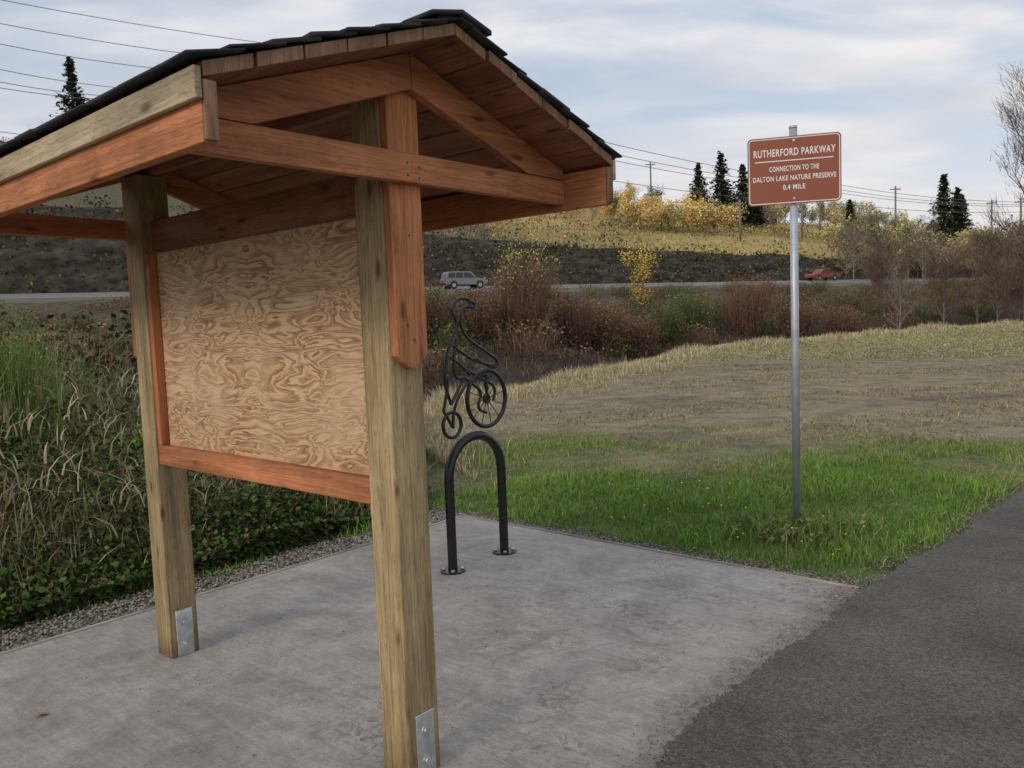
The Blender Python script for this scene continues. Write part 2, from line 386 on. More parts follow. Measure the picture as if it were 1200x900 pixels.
# ================================================================ GROUND
n=620; s=np.linspace(-1,1,n); k=7.0
gx=2.6*np.sinh(s*k)
gy=8+3.0*np.sinh(s*k)
X,Y=np.meshgrid(gx,gy)
Z=H(X,Y)
lx,ly=toloc(X,Y)
under=(lx>-2.5)&(lx<7)&(ly>-8)&(ly<2.8); Z=np.where(under,-.08,Z)
under=(lx>.9)&(lx<8)&(ly>-14)&(ly<44); Z=np.where(under,-.06,Z)
w,u=wu(X,Y); e=w-bnd(u); r=np.hypot(X-1,Y)
nz=snoise(X,Y,1.3); nz2=snoise(X,Y,5.)
def lerp(a,b,t): return a+(b-a)*np.clip(t,0,1)[...,None]
green=np.array([.09,.13,.035]); brown=np.array([.22,.185,.115]); straw=np.array([.38,.32,.18])
C=lerp(np.broadcast_to(green,X.shape+(3,)),brown,(r+2.2*nz-8.2)/3)
C=lerp(C,np.array([.18,.18,.075]),(nz2-.3)*1.2*(r>12))
C=lerp(C,np.array([.13,.10,.08]),(snoise(X+30,Y*2.2,2.6)-.2)*1.8*(r>9)*(r<32))
C=lerp(C,np.array([.24,.235,.11]),(r-26)/10*.6)
C=lerp(C,straw*.8,np.clip(e+3,0,3)/3*.6*(u>4))
C=lerp(C,np.array([.058,.040,.030]),e*1.2)
C=lerp(C,np.array([.085,.07,.042]),(e-13)/5)
hl=lerp(np.broadcast_to(np.array([.10,.085,.05]),X.shape+(3,)),np.array([.42,.32,.13]),(u-45)/40+.5*snoise(X,Y,9))  # golden part of the slope: late sunlight mixed into the grass colour
hl=lerp(hl,np.array([.13,.12,.055]),(snoise(X+50,Y,14)-.1)*1.6)
C=lerp(C,hl,(w-95)/5)
i=np.arange(n-1); I,J=np.meshgrid(i,i,indexing='ij'); b=I*n+J
F=np.stack([b,b+1,b+n+1,b+n],-1).reshape(-1,4)
M_ground=vcmat('ground_mat',.95,1.7,.45,bmp=.05)
mk('ground',np.stack([X,Y,Z],-1).reshape(-1,3),F,C.reshape(-1,3),M_ground,smooth=True)
def concrete():
    m,nt,bs=mat('concrete'); tc=N(nt,'ShaderNodeTexCoord')
    def noi(sc,det=6.,ro=.6,dis=0.,scale=None,rot=0):
        x=N(nt,'ShaderNodeTexNoise',Scale=sc,Detail=det,Roughness=ro,Distortion=dis)
        if scale:
            mp=N(nt,'ShaderNodeMapping'); mp.inputs['Scale'].default_value=scale; mp.inputs['Rotation'].default_value=(0,0,rot); L(nt,tc.outputs['Object'],mp.inputs[0]); L(nt,mp.outputs[0],x.inputs['Vector'])
        else: L(nt,tc.outputs['Object'],x.inputs['Vector'])
        return x.outputs[0]
    a=noi(1.6,12.,.72,1.); r=ramp(nt,a,[(.33,(.265,.238,.212)),(.5,(.385,.352,.318)),(.68,(.48,.445,.405))])
    f=noi(75.,5.,.85); rf=ramp(nt,f,[(.32,(.74,.74,.74)),(.68,(1.18,1.18,1.18))]); c=mix(nt,1.,r.outputs[0],rf.outputs[0],'MULTIPLY')
    f2=noi(11.,8.,.8,.8); rf2=ramp(nt,f2,[(.36,(.80,.79,.78)),(.64,(1.12,1.12,1.12))]); c=mix(nt,1.,c,rf2.outputs[0],'MULTIPLY')
    br=noi(1.,7.,.7,.5,(2.5,40.,1.),.12); rb=ramp(nt,br,[(.35,(.86,.86,.86)),(.65,(1.08,1.08,1.08))]); c=mix(nt,1.,c,rb.outputs[0],'MULTIPLY')
    sp=N(nt,'ShaderNodeSeparateXYZ'); L(nt,tc.outputs['Object'],sp.inputs[0])
    st=noi(9.,10.,.82,2.6); big=noi(2.1,3.,.5); 
    rs=ramp(nt,st,[(.50,(0,0,0)),(.555,(1,1,1))]); rbg=ramp(nt,big,[(.44,(0,0,0)),(.56,(1,1,1))])
    xr=ramp(nt,mth(nt,'MULTIPLY',mth(nt,'ADD',sp.outputs[0],1.4),.5),[(.05,(.12,.12,.12)),(.6,(1,1,1))])
    m2=mth(nt,'MULTIPLY',mth(nt,'MULTIPLY',rs.outputs[0],rbg.outputs[0]),xr.outputs[0])
    c=mix(nt,mth(nt,'MULTIPLY',m2,.72),c,(.15,.12,.10))
    dn=noi(5.,8.,.75,.6); dx=mth(nt,'ADD',sp.outputs[0],mth(nt,'MULTIPLY',dn,.55)); rd=ramp(nt,dx,[(.66,(0,0,0)),(.92,(1,1,1))])
    c=mix(nt,mth(nt,'MULTIPLY',rd.outputs[0],.7),c,(.19,.16,.135))
    L(nt,c,bs.inputs['Base Color']); bs.inputs['Roughness'].default_value=.85; bump(nt,bs,f,.4,.003); return m
slab=boxmesh('concrete_slab',-2.55,.75,-7,2.88,-.1,0,concrete(),None,.006); slab.location=(FX,FY,0); slab.rotation_euler=(0,0,ANG)
M_form=wood('form_board',(.25,.22,.17),(.48,.43,.35),0,.9,knots=False)
fb=empty('form_board_edging',FX,FY,0,ANG)
boxmesh('board_far',-2.575,.60,2.882,2.903,-.07,.007,M_form,fb,.002)
boxmesh('board_side',-2.575,-2.552,-6.9,2.881,-.07,.007,wood('form_board_y',(.25,.22,.17),(.48,.43,.35),1,.9,knots=False),fb,.002)
def asphalt(name,c1,c2):
    m,nt,bs=mat(name); tc=N(nt,'ShaderNodeTexCoord')
    a=N(nt,'ShaderNodeTexNoise',Scale=110.,Detail=3.,Roughness=.8);L(nt,tc.outputs['Object'],a.inputs['Vector'])
    v=N(nt,'ShaderNodeTexVoronoi',Scale=95.);L(nt,tc.outputs['Object'],v.inputs['Vector'])
    b=N(nt,'ShaderNodeTexNoise',Scale=1.5,Detail=9.,Roughness=.65,Distortion=.6);L(nt,tc.outputs['Object'],b.inputs['Vector'])
    r=ramp(nt,a.outputs[0],[(.35,c1),(.7,c2)]); rb=ramp(nt,b.outputs[0],[(.3,(.68,.67,.66)),(.7,(1.33,1.3,1.24))])
    c=mix(nt,1.,r.outputs[0],rb.outputs[0],'MULTIPLY')
    sv=N(nt,'ShaderNodeSeparateColor'); L(nt,v.outputs['Color'],sv.inputs[0])
    rv=ramp(nt,sv.outputs[0],[(.1,(.6,.6,.6)),(.9,(1.5,1.47,1.42))]); c=mix(nt,.85,c,rv.outputs[0],'MULTIPLY')
    w2=N(nt,'ShaderNodeTexVoronoi',Scale=38.);L(nt,tc.outputs['Object'],w2.inputs['Vector']); r2=ramp(nt,w2.outputs['Distance'],[(.07,(1,1,1)),(.13,(0,0,0))]); c=mix(nt,r2.outputs[0],c,(.28,.25,.21))
    L(nt,c,bs.inputs['Base Color']); bs.inputs['Roughness'].default_value=.88; bump(nt,bs,v.outputs['Distance'],.5,.006); return m
M_asph=asphalt('asphalt_path_mat',(.055,.049,.043),(.14,.124,.109))
ys=np.arange(-10,44,.012)
jr=np.random.default_rng(5).normal(0,1,6000); jr=np.convolve(jr,np.ones(5)/5,'same'); jr2=np.convolve(np.random.default_rng(6).normal(0,1,6000),np.ones(40)/40,'same')
def pedge(y):
    y=np.asarray(y,float)
    base=np.interp(y,[-10,.2,.58,2.0,2.88,6.3,15,44],[.75,.62,.585,.60,.63,.92,1.6,5.0])
    i=np.clip(((y+12)/.012).astype(int),0,5999)
    return base+.018*jr[i]+.15*jr2[i]
cols=[0,.03,1.2,2.6,4.2]
V=[];
pe=pedge(ys)
for y,p0 in zip(ys,pe):
    for j,c in enumerate(cols): V.append((p0+c,y,(.0035 if j==0 else .010)))
nc=len(cols); F=[(a*nc+j,a*nc+j+1,(a+1)*nc+j+1,(a+1)*nc+j) for a in range(len(ys)-1) for j in range(nc-1)]
p=mk('asphalt_path',V,F,None,M_asph); p.location=(FX,FY,0); p.rotation_euler=(0,0,ANG)
def pebbles(P,s,c):
    n=len(P); o=np.array([(1,0,0),(0,1,0),(-1,0,0),(0,-1,0),(0,0,.7),(0,0,-.7)])
    V=P[:,None]+o[None]*s[:,None,None]*rng.uniform(.6,1.2,(n,6,1)); f=np.array([(0,1,4),(1,2,4),(2,3,4),(3,0,4),(1,0,5),(2,1,5),(3,2,5),(0,3,5)])
    F=(np.arange(n)[:,None,None]*6+f[None]).reshape(-1,3); return V.reshape(-1,3),F,np.repeat(c,6,0)
def locpts(xa,ya,z): 
    a,b=loc(xa,ya); return np.stack([a,b,z],-1)
n1=17000; lx=-2.58-np.abs(rng.normal(0,.26,n1)); ly=rng.uniform(-5,3.1,n1)
P1=locpts(lx,ly,np.full(n1,-.025))
n2=3500; ly=rng.uniform(-.3,3.2,n2); P2=locpts(pedge(ly)+rng.normal(-.02,.06,n2),ly,np.full(n2,.006))
n3=4500; lx=rng.uniform(-2.6,.8,n3); P3=locpts(lx,2.92+np.abs(rng.normal(0,.09,n3)),np.full(n3,-.015))
n4=3500; ly=rng.uniform(2.6,12,n4); P4=locpts(pedge(ly)+rng.normal(-.02,.07,n4),ly,np.full(n4,.004))
n5=500; P5=locpts(rng.uniform(-2.4,3.,n5),rng.uniform(-.5,3.5,n5),np.full(n5,.006))
P=np.concatenate([P1,P2,P3,P4,P5]); 
sz=np.concatenate([rng.uniform(.006,.016,n1),rng.uniform(.002,.005,n2),rng.uniform(.004,.012,n3),rng.uniform(.003,.009,n4),rng.uniform(.002,.006,n5)])
gc=pick([(.20,.175,.15),(.31,.28,.25),(.13,.115,.10)],len(P))
mk('gravel',*pebbles(P,sz,gc),vcmat('gravel_mat',.9,noise=False))
# ================================================================ GRASS
def keep_grass(X,Y):
    lx,ly=toloc(X,Y)
    slab=(lx>-2.62)&(lx<.9)&(ly<2.95+.03*np.sin(lx*9))
    path=(ly<60)&(lx>pedge(ly)-.05-.06*rng.random(len(X))**2+.05*np.sin(ly*11))
    w,u=wu(X,Y); e=w-bnd(u)
    grav=(lx>-2.95-.1*np.sin(ly*5))&(ly<3.0)
    return ~slab&~path&(e<.6)&~grav
def scatter(n,rmin,rmax,amin,amax):
    a=rng.uniform(math.radians(amin),math.radians(amax),n); r=np.sqrt(rng.uniform(rmin**2,rmax**2,n))
    return r*np.sin(a),r*np.cos(a)
parts=[]
X,Y=scatter(230000,3.5,12,-30,50); k=keep_grass(X,Y); X,Y=X[k],Y[k]
rr=np.hypot(X-1,Y); nz=snoise(X,Y,1.3); g=np.clip(1-(rr+2.4*nz-8.5)/2.2,0,1)
n=len(X); isg=rng.random(n)<(.06+.86*g); tuft=np.clip(snoise(X+9,Y,.33)+.3*snoise(X,Y,.12),-.6,1.2)
c=np.where(isg[:,None],pick([(.14,.28,.04),(.20,.36,.06),(.11,.215,.04),(.25,.33,.085)],n),pick([(.42,.35,.21),(.32,.26,.155),(.21,.19,.09)],n))*(1+.25*tuft[:,None])
hh=rng.uniform(.03,.10,n)*(.4+.75*g)*(1+.8*tuft)
thin=(rng.random(n)<.3+.7*g)
parts.append(blades(np.stack([X,Y,H(X,Y)-.01],-1)[thin],hh[thin],rng.uniform(.004,.009,n)[thin],rng.uniform(0,6.28,n)[thin],rng.uniform(.1,.9,n)[thin],c[thin]))
X,Y=scatter(90000,10.5,30,-14,46); k=keep_grass(X,Y); X,Y=X[k],Y[k]
k=rng.random(len(X))<np.clip(.7+.9*snoise(X+5,Y*1.7,2.),.12,1); X,Y=X[k],Y[k]; n=len(X)
gg=np.clip(snoise(X,Y,5.)*.9+.2+.25*snoise(X,Y,1.1),0.03,.8); isg=rng.random(n)<gg*.5
c=np.where(isg[:,None],pick([(.16,.22,.07),(.2,.24,.09)],n),pick([(.42,.36,.22),(.32,.265,.165),(.24,.2,.12)],n))
parts.append(blades(np.stack([X,Y,H(X,Y)-.01],-1),rng.uniform(.02,.08,n)*(1+1.*np.clip(snoise(X,Y,.9),-.5,1)),rng.uniform(.010,.022,n),rng.uniform(0,6.28,n),rng.uniform(.3,1.,n),c))
X,Y=scatter(60000,28,75,0,40); k=keep_grass(X,Y); X,Y=X[k],Y[k]; n=len(X)
c=pick([(.44,.38,.22),(.34,.30,.16),(.22,.24,.095),(.26,.27,.11)],n)*(1+.3*snoise(X,Y,4.)[:,None])
parts.append(blades(np.stack([X,Y,H(X,Y)-.01],-1),rng.uniform(.04,.14,n),rng.uniform(.04,.08,n),rng.uniform(0,6.28,n),rng.uniform(.3,1.,n),c,1))
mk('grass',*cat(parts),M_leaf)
n=42000; u=3+92*rng.random(n)**1.7; e=rng.normal(.2,.75,n)+(rng.random(n)<.08)*-2.; w=bnd(u)+e
X,Y=fromwu(w,u); hh=rng.uniform(.15,.55,n)*(.4+.95*np.clip(snoise(X,Y,1.6)+.3,0,1))*np.interp(u,[3,8,30],[.6,.8,1.])
c=pick([(.55,.46,.29),(.44,.37,.22),(.28,.27,.13),(.65,.56,.38)],n)
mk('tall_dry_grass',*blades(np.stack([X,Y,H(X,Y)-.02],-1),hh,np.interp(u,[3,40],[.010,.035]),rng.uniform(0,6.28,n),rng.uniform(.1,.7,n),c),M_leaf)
X,Y=scatter(170,4,22,-8,48); k=keep_grass(X,Y); X,Y=X[k],Y[k]; P=np.stack([X,Y,H(X,Y)+.05],-1)
P=np.concatenate([P,locpts(np.array([-1.65]),np.array([-.62]),np.array([.012]))])
mk('fallen_leaves',*leaves(P,rng.uniform(.018,.04,len(P)),pick([(.36,.18,.09),(.42,.26,.14),(.24,.13,.08)],len(P)),.75,3.),M_leaf)
nb=1100; bx=2.0+rng.normal(0,.24,nb); by=5.68+rng.normal(0,.2,nb)
pp=[blades(np.stack([bx,by,np.full(nb,-.03)],-1),rng.uniform(.07,.24,nb),.007,rng.uniform(0,6.28,nb),rng.uniform(.2,.9,nb),pick([(.16,.28,.06),(.30,.30,.13),(.13,.2,.06)],nb),3)]
n=220; pp.append(leaves(np.stack([1.95+rng.normal(0,.17,n),5.6+rng.normal(0,.12,n),rng.uniform(.02,.11,n)],-1),rng.uniform(.012,.03,n),pick([(.16,.23,.07),(.25,.25,.11)],n)))
mk('weeds',*cat(pp),M_leaf)
P=locpts(rng.uniform(-2.,.5,40),rng.uniform(3.1,4.6,40),rng.uniform(.09,.14,40))
mk('dandelion_flowers',*leaves(P,.010,np.tile(np.array([[.75,.6,.05]]),(40,1)),.9,3.),M_leaf)
# ================================================================ LEFT BRUSH
def hprof(e): return np.interp(e,[0,.3,1.0,2.2,5],[.22,.6,1.2,1.6,1.75])
parts=[]
def bp(n,u0,u1,e0,e1,pw=1.):
    u=rng.uniform(u0,u1,n); e=e0+(e1-e0)*rng.random(n)**pw; X,Y=fromwu(bnd(u)+e,u); return u,e,X,Y
n=26000; u,e,X,Y=bp(n,-11,3.4,.05,4.5,1.2)
clump=np.clip(.8+.5*snoise(X,Y,.7),.35,1.3)
hh=hprof(e)*rng.uniform(.5,1.12,n)*clump*np.interp(u,[1.5,3.4],[1,.6])
dead=np.clip(.62+.6*snoise(X+3,Y,.9),.12,.95)
c=np.where((rng.random(n)<dead)[:,None],pick([(.44,.37,.24),(.34,.28,.175),(.55,.47,.33),(.25,.20,.12)],n),pick([(.17,.19,.075),(.24,.24,.10),(.12,.16,.055)],n))
parts.append(blades(np.stack([X,Y,H(X,Y)-.03],-1),hh*1.1,rng.uniform(.004,.012,n),rng.uniform(0,6.28,n),rng.uniform(.03,.62,n),c,4))
n=20000; u,e,X,Y=bp(n,-11,3.4,.3,4.,1.2)
z=H(X,Y)+hprof(e)*rng.uniform(.25,.92,n)
parts.append(blades(np.stack([X,Y,z],-1),rng.uniform(.10,.32,n),rng.uniform(.007,.018,n),rng.uniform(0,6.28,n),rng.uniform(.3,1.5,n),pick([(.50,.42,.29),(.37,.30,.19),(.27,.22,.13),(.2,.22,.09)],n),3))
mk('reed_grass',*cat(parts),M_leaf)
parts=[]
n=120000; u,e,X,Y=bp(n,-11,3.6,-.08,3.,1.5)
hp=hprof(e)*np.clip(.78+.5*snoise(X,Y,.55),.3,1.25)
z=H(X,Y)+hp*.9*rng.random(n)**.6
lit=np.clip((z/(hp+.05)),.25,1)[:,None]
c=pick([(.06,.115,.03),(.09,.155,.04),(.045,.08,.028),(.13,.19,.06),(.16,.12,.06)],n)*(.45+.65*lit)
parts.append(leaves(np.stack([X,Y,z],-1),rng.uniform(.012,.036,n),c,.65,.7))
n=16000; u,e,X,Y=bp(n,-30,3.8,2.5,14,1.); z=H(X,Y)+rng.uniform(0,1.35,n)
parts.append(leaves(np.stack([X,Y,z],-1),rng.uniform(.05,.11,n),pick([(.055,.075,.03),(.09,.085,.04),(.07,.055,.035)],n),.6))
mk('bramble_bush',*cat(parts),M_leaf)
parts=[]
for cx,cy,hh in ((-4.7,6.1,2.35),(-5.5,6.7,2.6),(-4.25,6.7,1.95),(-6.4,6.6,2.6)):
    n=2600; rr=np.abs(rng.normal(0,.28,n)); aa=rng.uniform(0,6.28,n); P=np.stack([cx+rr*np.cos(aa),cy+rr*np.sin(aa),rng.uniform(.1,hh*.55,n)],-1)
    parts.append(blades(P,rng.uniform(.35,1.,n)*hh*.5,.007,aa+rng.normal(0,.5,n),rng.uniform(.05,.5,n),pick([(.25,.33,.09),(.32,.39,.13),(.16,.23,.07)],n),3))
    n=4500; rr=rng.uniform(0,.6,n); aa=rng.uniform(0,6.28,n); zz=rng.uniform(.4,1,n)*hh*(1-.25*rr); P=np.stack([cx+rr*np.cos(aa),cy+rr*np.sin(aa),zz],-1)
    parts.append(leaves(P,rng.uniform(.007,.018,n),pick([(.26,.34,.11),(.19,.26,.09)],n),.4))
mk('broom_shrub',*cat(parts),M_leaf)
# ================================================================ SHRUBS / TREES
def shrub(x,y,R,h,cols,lcols,n=900,nl=900,ls=.06,bw=.02,z=None,topcols=None):
    z0=float(H(x,y)) if z is None else z
    a=rng.uniform(0,6.28,n); q=rng.random(n)**.5; t=rng.random(n)
    P=np.stack([x+R*.75*q*np.cos(a)*(.35+.65*t),y+R*.75*q*np.sin(a)*(.35+.65*t),z0+h*.7*t*(1-.45*q**2)],-1)
    A=blades(P,rng.uniform(.25,.5,n)*h,bw,a+rng.normal(0,.5,n),rng.uniform(.1,.6,n),pick(cols,n,.35),2)
    a=rng.uniform(0,6.28,nl); ph=rng.random(nl); q=rng.random(nl)**.35; lump=1+.22*np.sin(a*3+x)+.15*np.sin(a*7+y+ph*5)
    rr=R*q*np.sqrt(np.clip(1-(ph*1.05-.15)**2,0.02,1))*lump
    P=np.stack([x+rr*np.cos(a),y+rr*np.sin(a),z0+h*ph*.97*(.8+.2*lump)],-1)
    lc=pick(lcols,nl,.4)
    if topcols is not None:
        lc=np.where((ph+rng.normal(0,.15,nl)>.45)[:,None],pick(topcols,nl,.3),lc)
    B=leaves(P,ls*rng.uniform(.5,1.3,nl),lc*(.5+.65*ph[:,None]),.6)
    return cat([A,B])
BR=[(.21,.125,.09),(.15,.095,.07),(.28,.18,.13)]; BRl=[(.20,.11,.075),(.15,.09,.062),(.24,.155,.095)]
OL=[(.13,.145,.065),(.10,.115,.05)]; YE=[(.50,.43,.14),(.40,.37,.14),(.3,.3,.12)]
for x,y,R,h,c,l,tp in ((.5,40,2.1,3.6,BR,BRl,None),(.8,41.5,2.2,4.8,BR,BRl,YE),(-1.9,38,1.7,2.4,BR,BRl,None),(3.6,43,2.1,2.9,BR,BRl,None),(5.3,44,1.8,2.4,BR,BRl,None),(16.8,56,2.7,4.3,BR,[(.25,.12,.085),(.18,.10,.07)],None),
    (12.3,54,2.2,2.9,OL,OL+[(.2,.22,.1)],None),(9.6,50,1.6,2.4,OL,OL,None),(7.3,46,1.8,2.3,BR,BRl,None),(21,58,1.9,2.7,BR,BRl,None),(25,60,2.,2.4,BR,BRl,None),(-3.6,34,1.8,2.4,BR,OL,None)):
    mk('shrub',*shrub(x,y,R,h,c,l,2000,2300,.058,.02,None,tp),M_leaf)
parts=[]
for i in range(360):
    u=rng.uniform(-15,105); b0=float(bnd(u)); w=rng.uniform(b0+7,70)
    x,y=fromwu(w,u); kx=rng.choice(3); R=rng.uniform(1.,2.4); h=rng.uniform(.6,1.8)
    c,l=((BR,BRl),(OL,OL),(BR,OL+BRl))[kx]
    parts.append(shrub(x,y,R,h,c,l,190,170,.085,.028))
n=18000; u=rng.uniform(-3,70,n); w=bnd(u)+rng.uniform(3,15,n); X,Y=fromwu(w,u)
parts.append(blades(np.stack([X,Y,H(X,Y)-.02],-1),rng.uniform(.2,.7,n),.025,rng.uniform(0,6.28,n),rng.uniform(.2,1.4,n),pick([(.16,.10,.075),(.12,.08,.06),(.32,.25,.17),(.10,.10,.05)],n),2))
mk('roadside_brush',*cat(parts),M_leaf)
nu,nt_=340,26; uu=np.linspace(-130,190,nu); tt=np.linspace(0,1,nt_); U,T=np.meshgrid(uu,tt)
rk=np.interp(U,RKU,RKH)
wv=89.5+8*T**1.3+.9*snoise(U*1.,T*14,2.1)*np.sin(T*np.pi)+.5*snoise(U*3,T*30,2.)*np.sin(T*np.pi); X,Y=fromwu(wv,U)
Zr=5.0+ (rk+.5)*T**.85+ .3*snoise(U*2,T*9,1.5)*np.sin(T*np.pi)+.8*snoise(U,U*0,5.)*T
wv2=np.full(nu,103.); X2,Y2=fromwu(wv2,uu); X=np.vstack([X,X2]);Y=np.vstack([Y,Y2]);Zr=np.vstack([Zr,H(X2,Y2)-.8])
C=pick([(.034,.028,.024),(.05,.041,.034),(.042,.036,.028),(.055,.052,.032)],X.size,.35)
b=(np.arange(nt_)[:,None]*nu+np.arange(nu-1)[None]); F=np.stack([b,b+1,b+nu+1,b+nu],-1).reshape(-1,4)
mk('rock_cutting',np.stack([X,Y,Zr],-1).reshape(-1,3),F,C,vcmat('rock_mat',.95,.8,.6))
def rockz(u,w): return 5+ (np.interp(u,RKU,RKH)+.5)*np.clip((w-89.5)/8,0,1)**.65
n=42000; u=rng.uniform(-90,190,n); w=rng.uniform(89.5,97.5,n); X,Y=fromwu(w,u); m=snoise(u*1.,w*3,4.)>rng.uniform(-.8,1.,n); X,Y,w,u=X[m],Y[m],w[m],u[m]
P=np.stack([X,Y,rockz(u,w)+rng.uniform(-.2,.7,len(X))],-1)
pa=[leaves(P,rng.uniform(.10,.28,len(X)),pick([(.05,.055,.03),(.08,.065,.035),(.11,.08,.045),(.04,.045,.025),(.15,.13,.06)],len(X),.4),.7)]
nc=1500; cu=rng.uniform(-90,300,nc); cw=rng.uniform(97,215,nc); X,Y=fromwu(cw,cu); m=(snoise(X,Y,12)>rng.uniform(-.8,.8,nc)); cu,cw=cu[m],cw[m]
hc=pick([(.2,.17,.075),(.34,.26,.10),(.47,.35,.13),(.15,.15,.065),(.3,.2,.11),(.11,.11,.055)],len(cu),.2); hc=np.where((cu<45)[:,None],hc*.45,hc)  # brush tones, with late-sun warmth put into the colours
k=34; u=np.repeat(cu,k)+rng.normal(0,1.3,len(cu)*k); w=np.repeat(cw,k)+rng.normal(0,1.3,len(cu)*k); X,Y=fromwu(w,u)
P=np.stack([X,Y,H(X,Y)+rng.uniform(0,1.5,len(X))],-1)
pa.append(leaves(P,rng.uniform(.12,.34,len(X)),np.repeat(hc,k,0)*rng.uniform(.65,1.25,(len(X),1)),.7))
n=40000; u=rng.uniform(20,260,n); w=rng.uniform(98,205,n); X,Y=fromwu(w,u)
pa.append(blades(np.stack([X,Y,H(X,Y)-.05],-1),rng.uniform(.3,.9,n),.14,rng.uniform(0,6.28,n),rng.uniform(.1,.8,n),pick([(.54,.42,.18),(.38,.29,.125),(.26,.23,.10)],n),1))  # dry hill grass, its colours warmed to stand in for late sun
mk('hillside_brush',*cat(pa),M_leaf)
def tree(x,y,h,R,lcol,nl,ls,seed,trunk=(.10,.085,.07),r0=None,z=None,levels=4,upright=.5,twigs=0,tcol=None):
    rs=random.Random(seed); A=[];B=[];ra=[];rb=[];tips=[]
    z0=float(H(x,y))-.1 if z is None else z; r0=r0 or h*.018
    def grow(p,d,l,r,lv):
        q=p
        for _ in range(3):
            d2=Vector((d.x+rs.uniform(-.14,.14),d.y+rs.uniform(-.14,.14),d.z+rs.uniform(-.05,.12))).normalized()
            e=q+d2*l/3; A.append(q[:]);B.append(e[:]);ra.append(r);r*=.82;rb.append(r);q=e;d=d2
            if lv<levels and lv>0:
                v=Vector((rs.gauss(0,1),rs.gauss(0,1),rs.uniform(0,.9))).normalized(); nd=(d*.6+v*.7).normalized(); grow(q,nd,l*rs.uniform(.45,.7),r*.55,lv+1)
            if lv>=2: tips.append(q[:])
        if lv<levels:
            for _ in range(3 if lv==0 else 2):
                v=Vector((rs.gauss(0,1),rs.gauss(0,1),rs.uniform(-.1,.6))).normalized()
                nd=(d*upright+v*(1-upright)*(R/h*2.2)+Vector((0,0,.25))).normalized(); grow(q,nd,l*rs.uniform(.55,.8),r*.68,lv+1)
    p=Vector((x,y,z0)); d=Vector((0,0,1)); r=r0; ns=7
    for i in range(ns):
        e=p+Vector((rs.uniform(-.04,.04)*h/ns,rs.uniform(-.04,.04)*h/ns,h*.8/ns)); A.append(p[:]);B.append(e[:]);ra.append(r);r*=.85;rb.append(r);p=e
        if i>=1:
            for _ in range(2):
                a=rs.uniform(0,6.28); nd=Vector((math.cos(a),math.sin(a),rs.uniform(.5,1.4)*upright*2)).normalized()
                grow(p,nd,R*rs.uniform(.45,.75)*(1-.4*abs(i/ns-.45)),r*.55,2)
    grow(p,Vector((0,0,1)),h*.18,r*.8,2)
    parts=[tubes(A,B,np.array(ra),np.array(rb),np.array(trunk),4)]
    t=np.array(tips)
    if nl:
        P=t[rng.integers(0,len(t),nl)]+rng.normal(0,R*.09,(nl,3))
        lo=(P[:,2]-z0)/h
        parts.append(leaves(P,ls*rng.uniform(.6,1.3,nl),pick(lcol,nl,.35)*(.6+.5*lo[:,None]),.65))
    if twigs:
        P=t[rng.integers(0,len(t),twigs)]+rng.normal(0,R*.06,(twigs,3)); az=np.arctan2(P[:,1]-y,P[:,0]-x)+rng.normal(0,.8,twigs)
        parts.append(blades(P,rng.uniform(.12,.34,twigs)*R,max(.012,R*.010),az,rng.uniform(.2,1.1,twigs),pick(tcol or [trunk],twigs,.3),1))
    return cat(parts)
def conifer(x,y,h,R,z=None,cols=((.035,.055,.03),(.05,.072,.035),(.025,.042,.024)),sparse=1.):
    z0=float(H(x,y))-.2 if z is None else z; A=[];B=[];P=[];t=.1
    while t<.985:
        Lr=R*(1-t)**.75*(.4+.6*min(1,t*5))*rng.uniform(.6,1.2)
        for _ in range(int(9*sparse)):
            if rng.random()<.15: continue
            a=rng.uniform(0,6.28); l=Lr*rng.uniform(.5,1.25); zz=z0+h*t; dz=-.22*l+.05*h*.1
            A.append((x,y,zz)); e=(x+l*math.cos(a),y+l*math.sin(a),zz+dz); B.append(e)
            m=max(4,int(14*l/R))
            f=rng.uniform(.1,1,m)[:,None]; P.append(np.array([x,y,zz])*(1-f)+np.array(e)*f+rng.normal(0,.03*R+.03*l,(m,3)))
        t+=.022
    P=np.concatenate(P); tr=tubes([(x,y,z0)],[(x,y,z0+h)],R*.06,.03,np.array([.09,.07,.055]),6)
    br=tubes(A,B,R*.012,R*.004,np.array([.07,.055,.045]),3)
    lv=leaves(P,R*.10*rng.uniform(.5,1.2,len(P)),pick(cols,len(P),.35),.5,1.2)
    return cat([tr,br,lv])
for x,y,h,R in ((-70.0,133,17.6,5.2),(51,212,15,5.4),(57.5,214,18.5,6.2),(61.5,208,16,5.5),(66,212,13,5.2),(109,200,18,6.),(114,203,15,5.6),(119,210,14,5.),(89,208,10,4.)):
    mk('conifer_tree',*conifer(x,y,h,R,sparse=.9 if x<0 else 1.),M_leaf)
mk('autumn_tree',*tree(9.9,60,4.9,1.9,[(.65,.40,.08),(.68,.5,.11),(.55,.29,.08),(.42,.4,.12)],1700,.07,5),M_leaf)
mk('bare_tree',*tree(29.4,60,5.4,2.0,[(.3,.22,.12)],60,.05,11,(.28,.25,.22),upright=.45,twigs=700),M_bark)
RT=[(.2,.135,.11),(.15,.105,.09),(.25,.185,.145)]
for i,(x,y,h,R,lc,nl) in enumerate(((36,66,6.6,2.8,BRl,200),(40,68,7.6,3.,BRl,250),(44,70,6.8,2.8,BRl,150),(47,74,8.5,3.2,BRl,100),(33,70,5.0,2.4,BRl,150),(41.0,63,17.5,4.2,BRl,60),(51,78,8,3,BRl,200),(38,62,4.5,2.6,BRl,200),(41,64,4.2,2.6,BRl,200),(35,74,6,2.8,BRl,200))):
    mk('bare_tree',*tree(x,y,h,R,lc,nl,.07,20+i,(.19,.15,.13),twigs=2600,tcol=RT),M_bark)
parts=[]
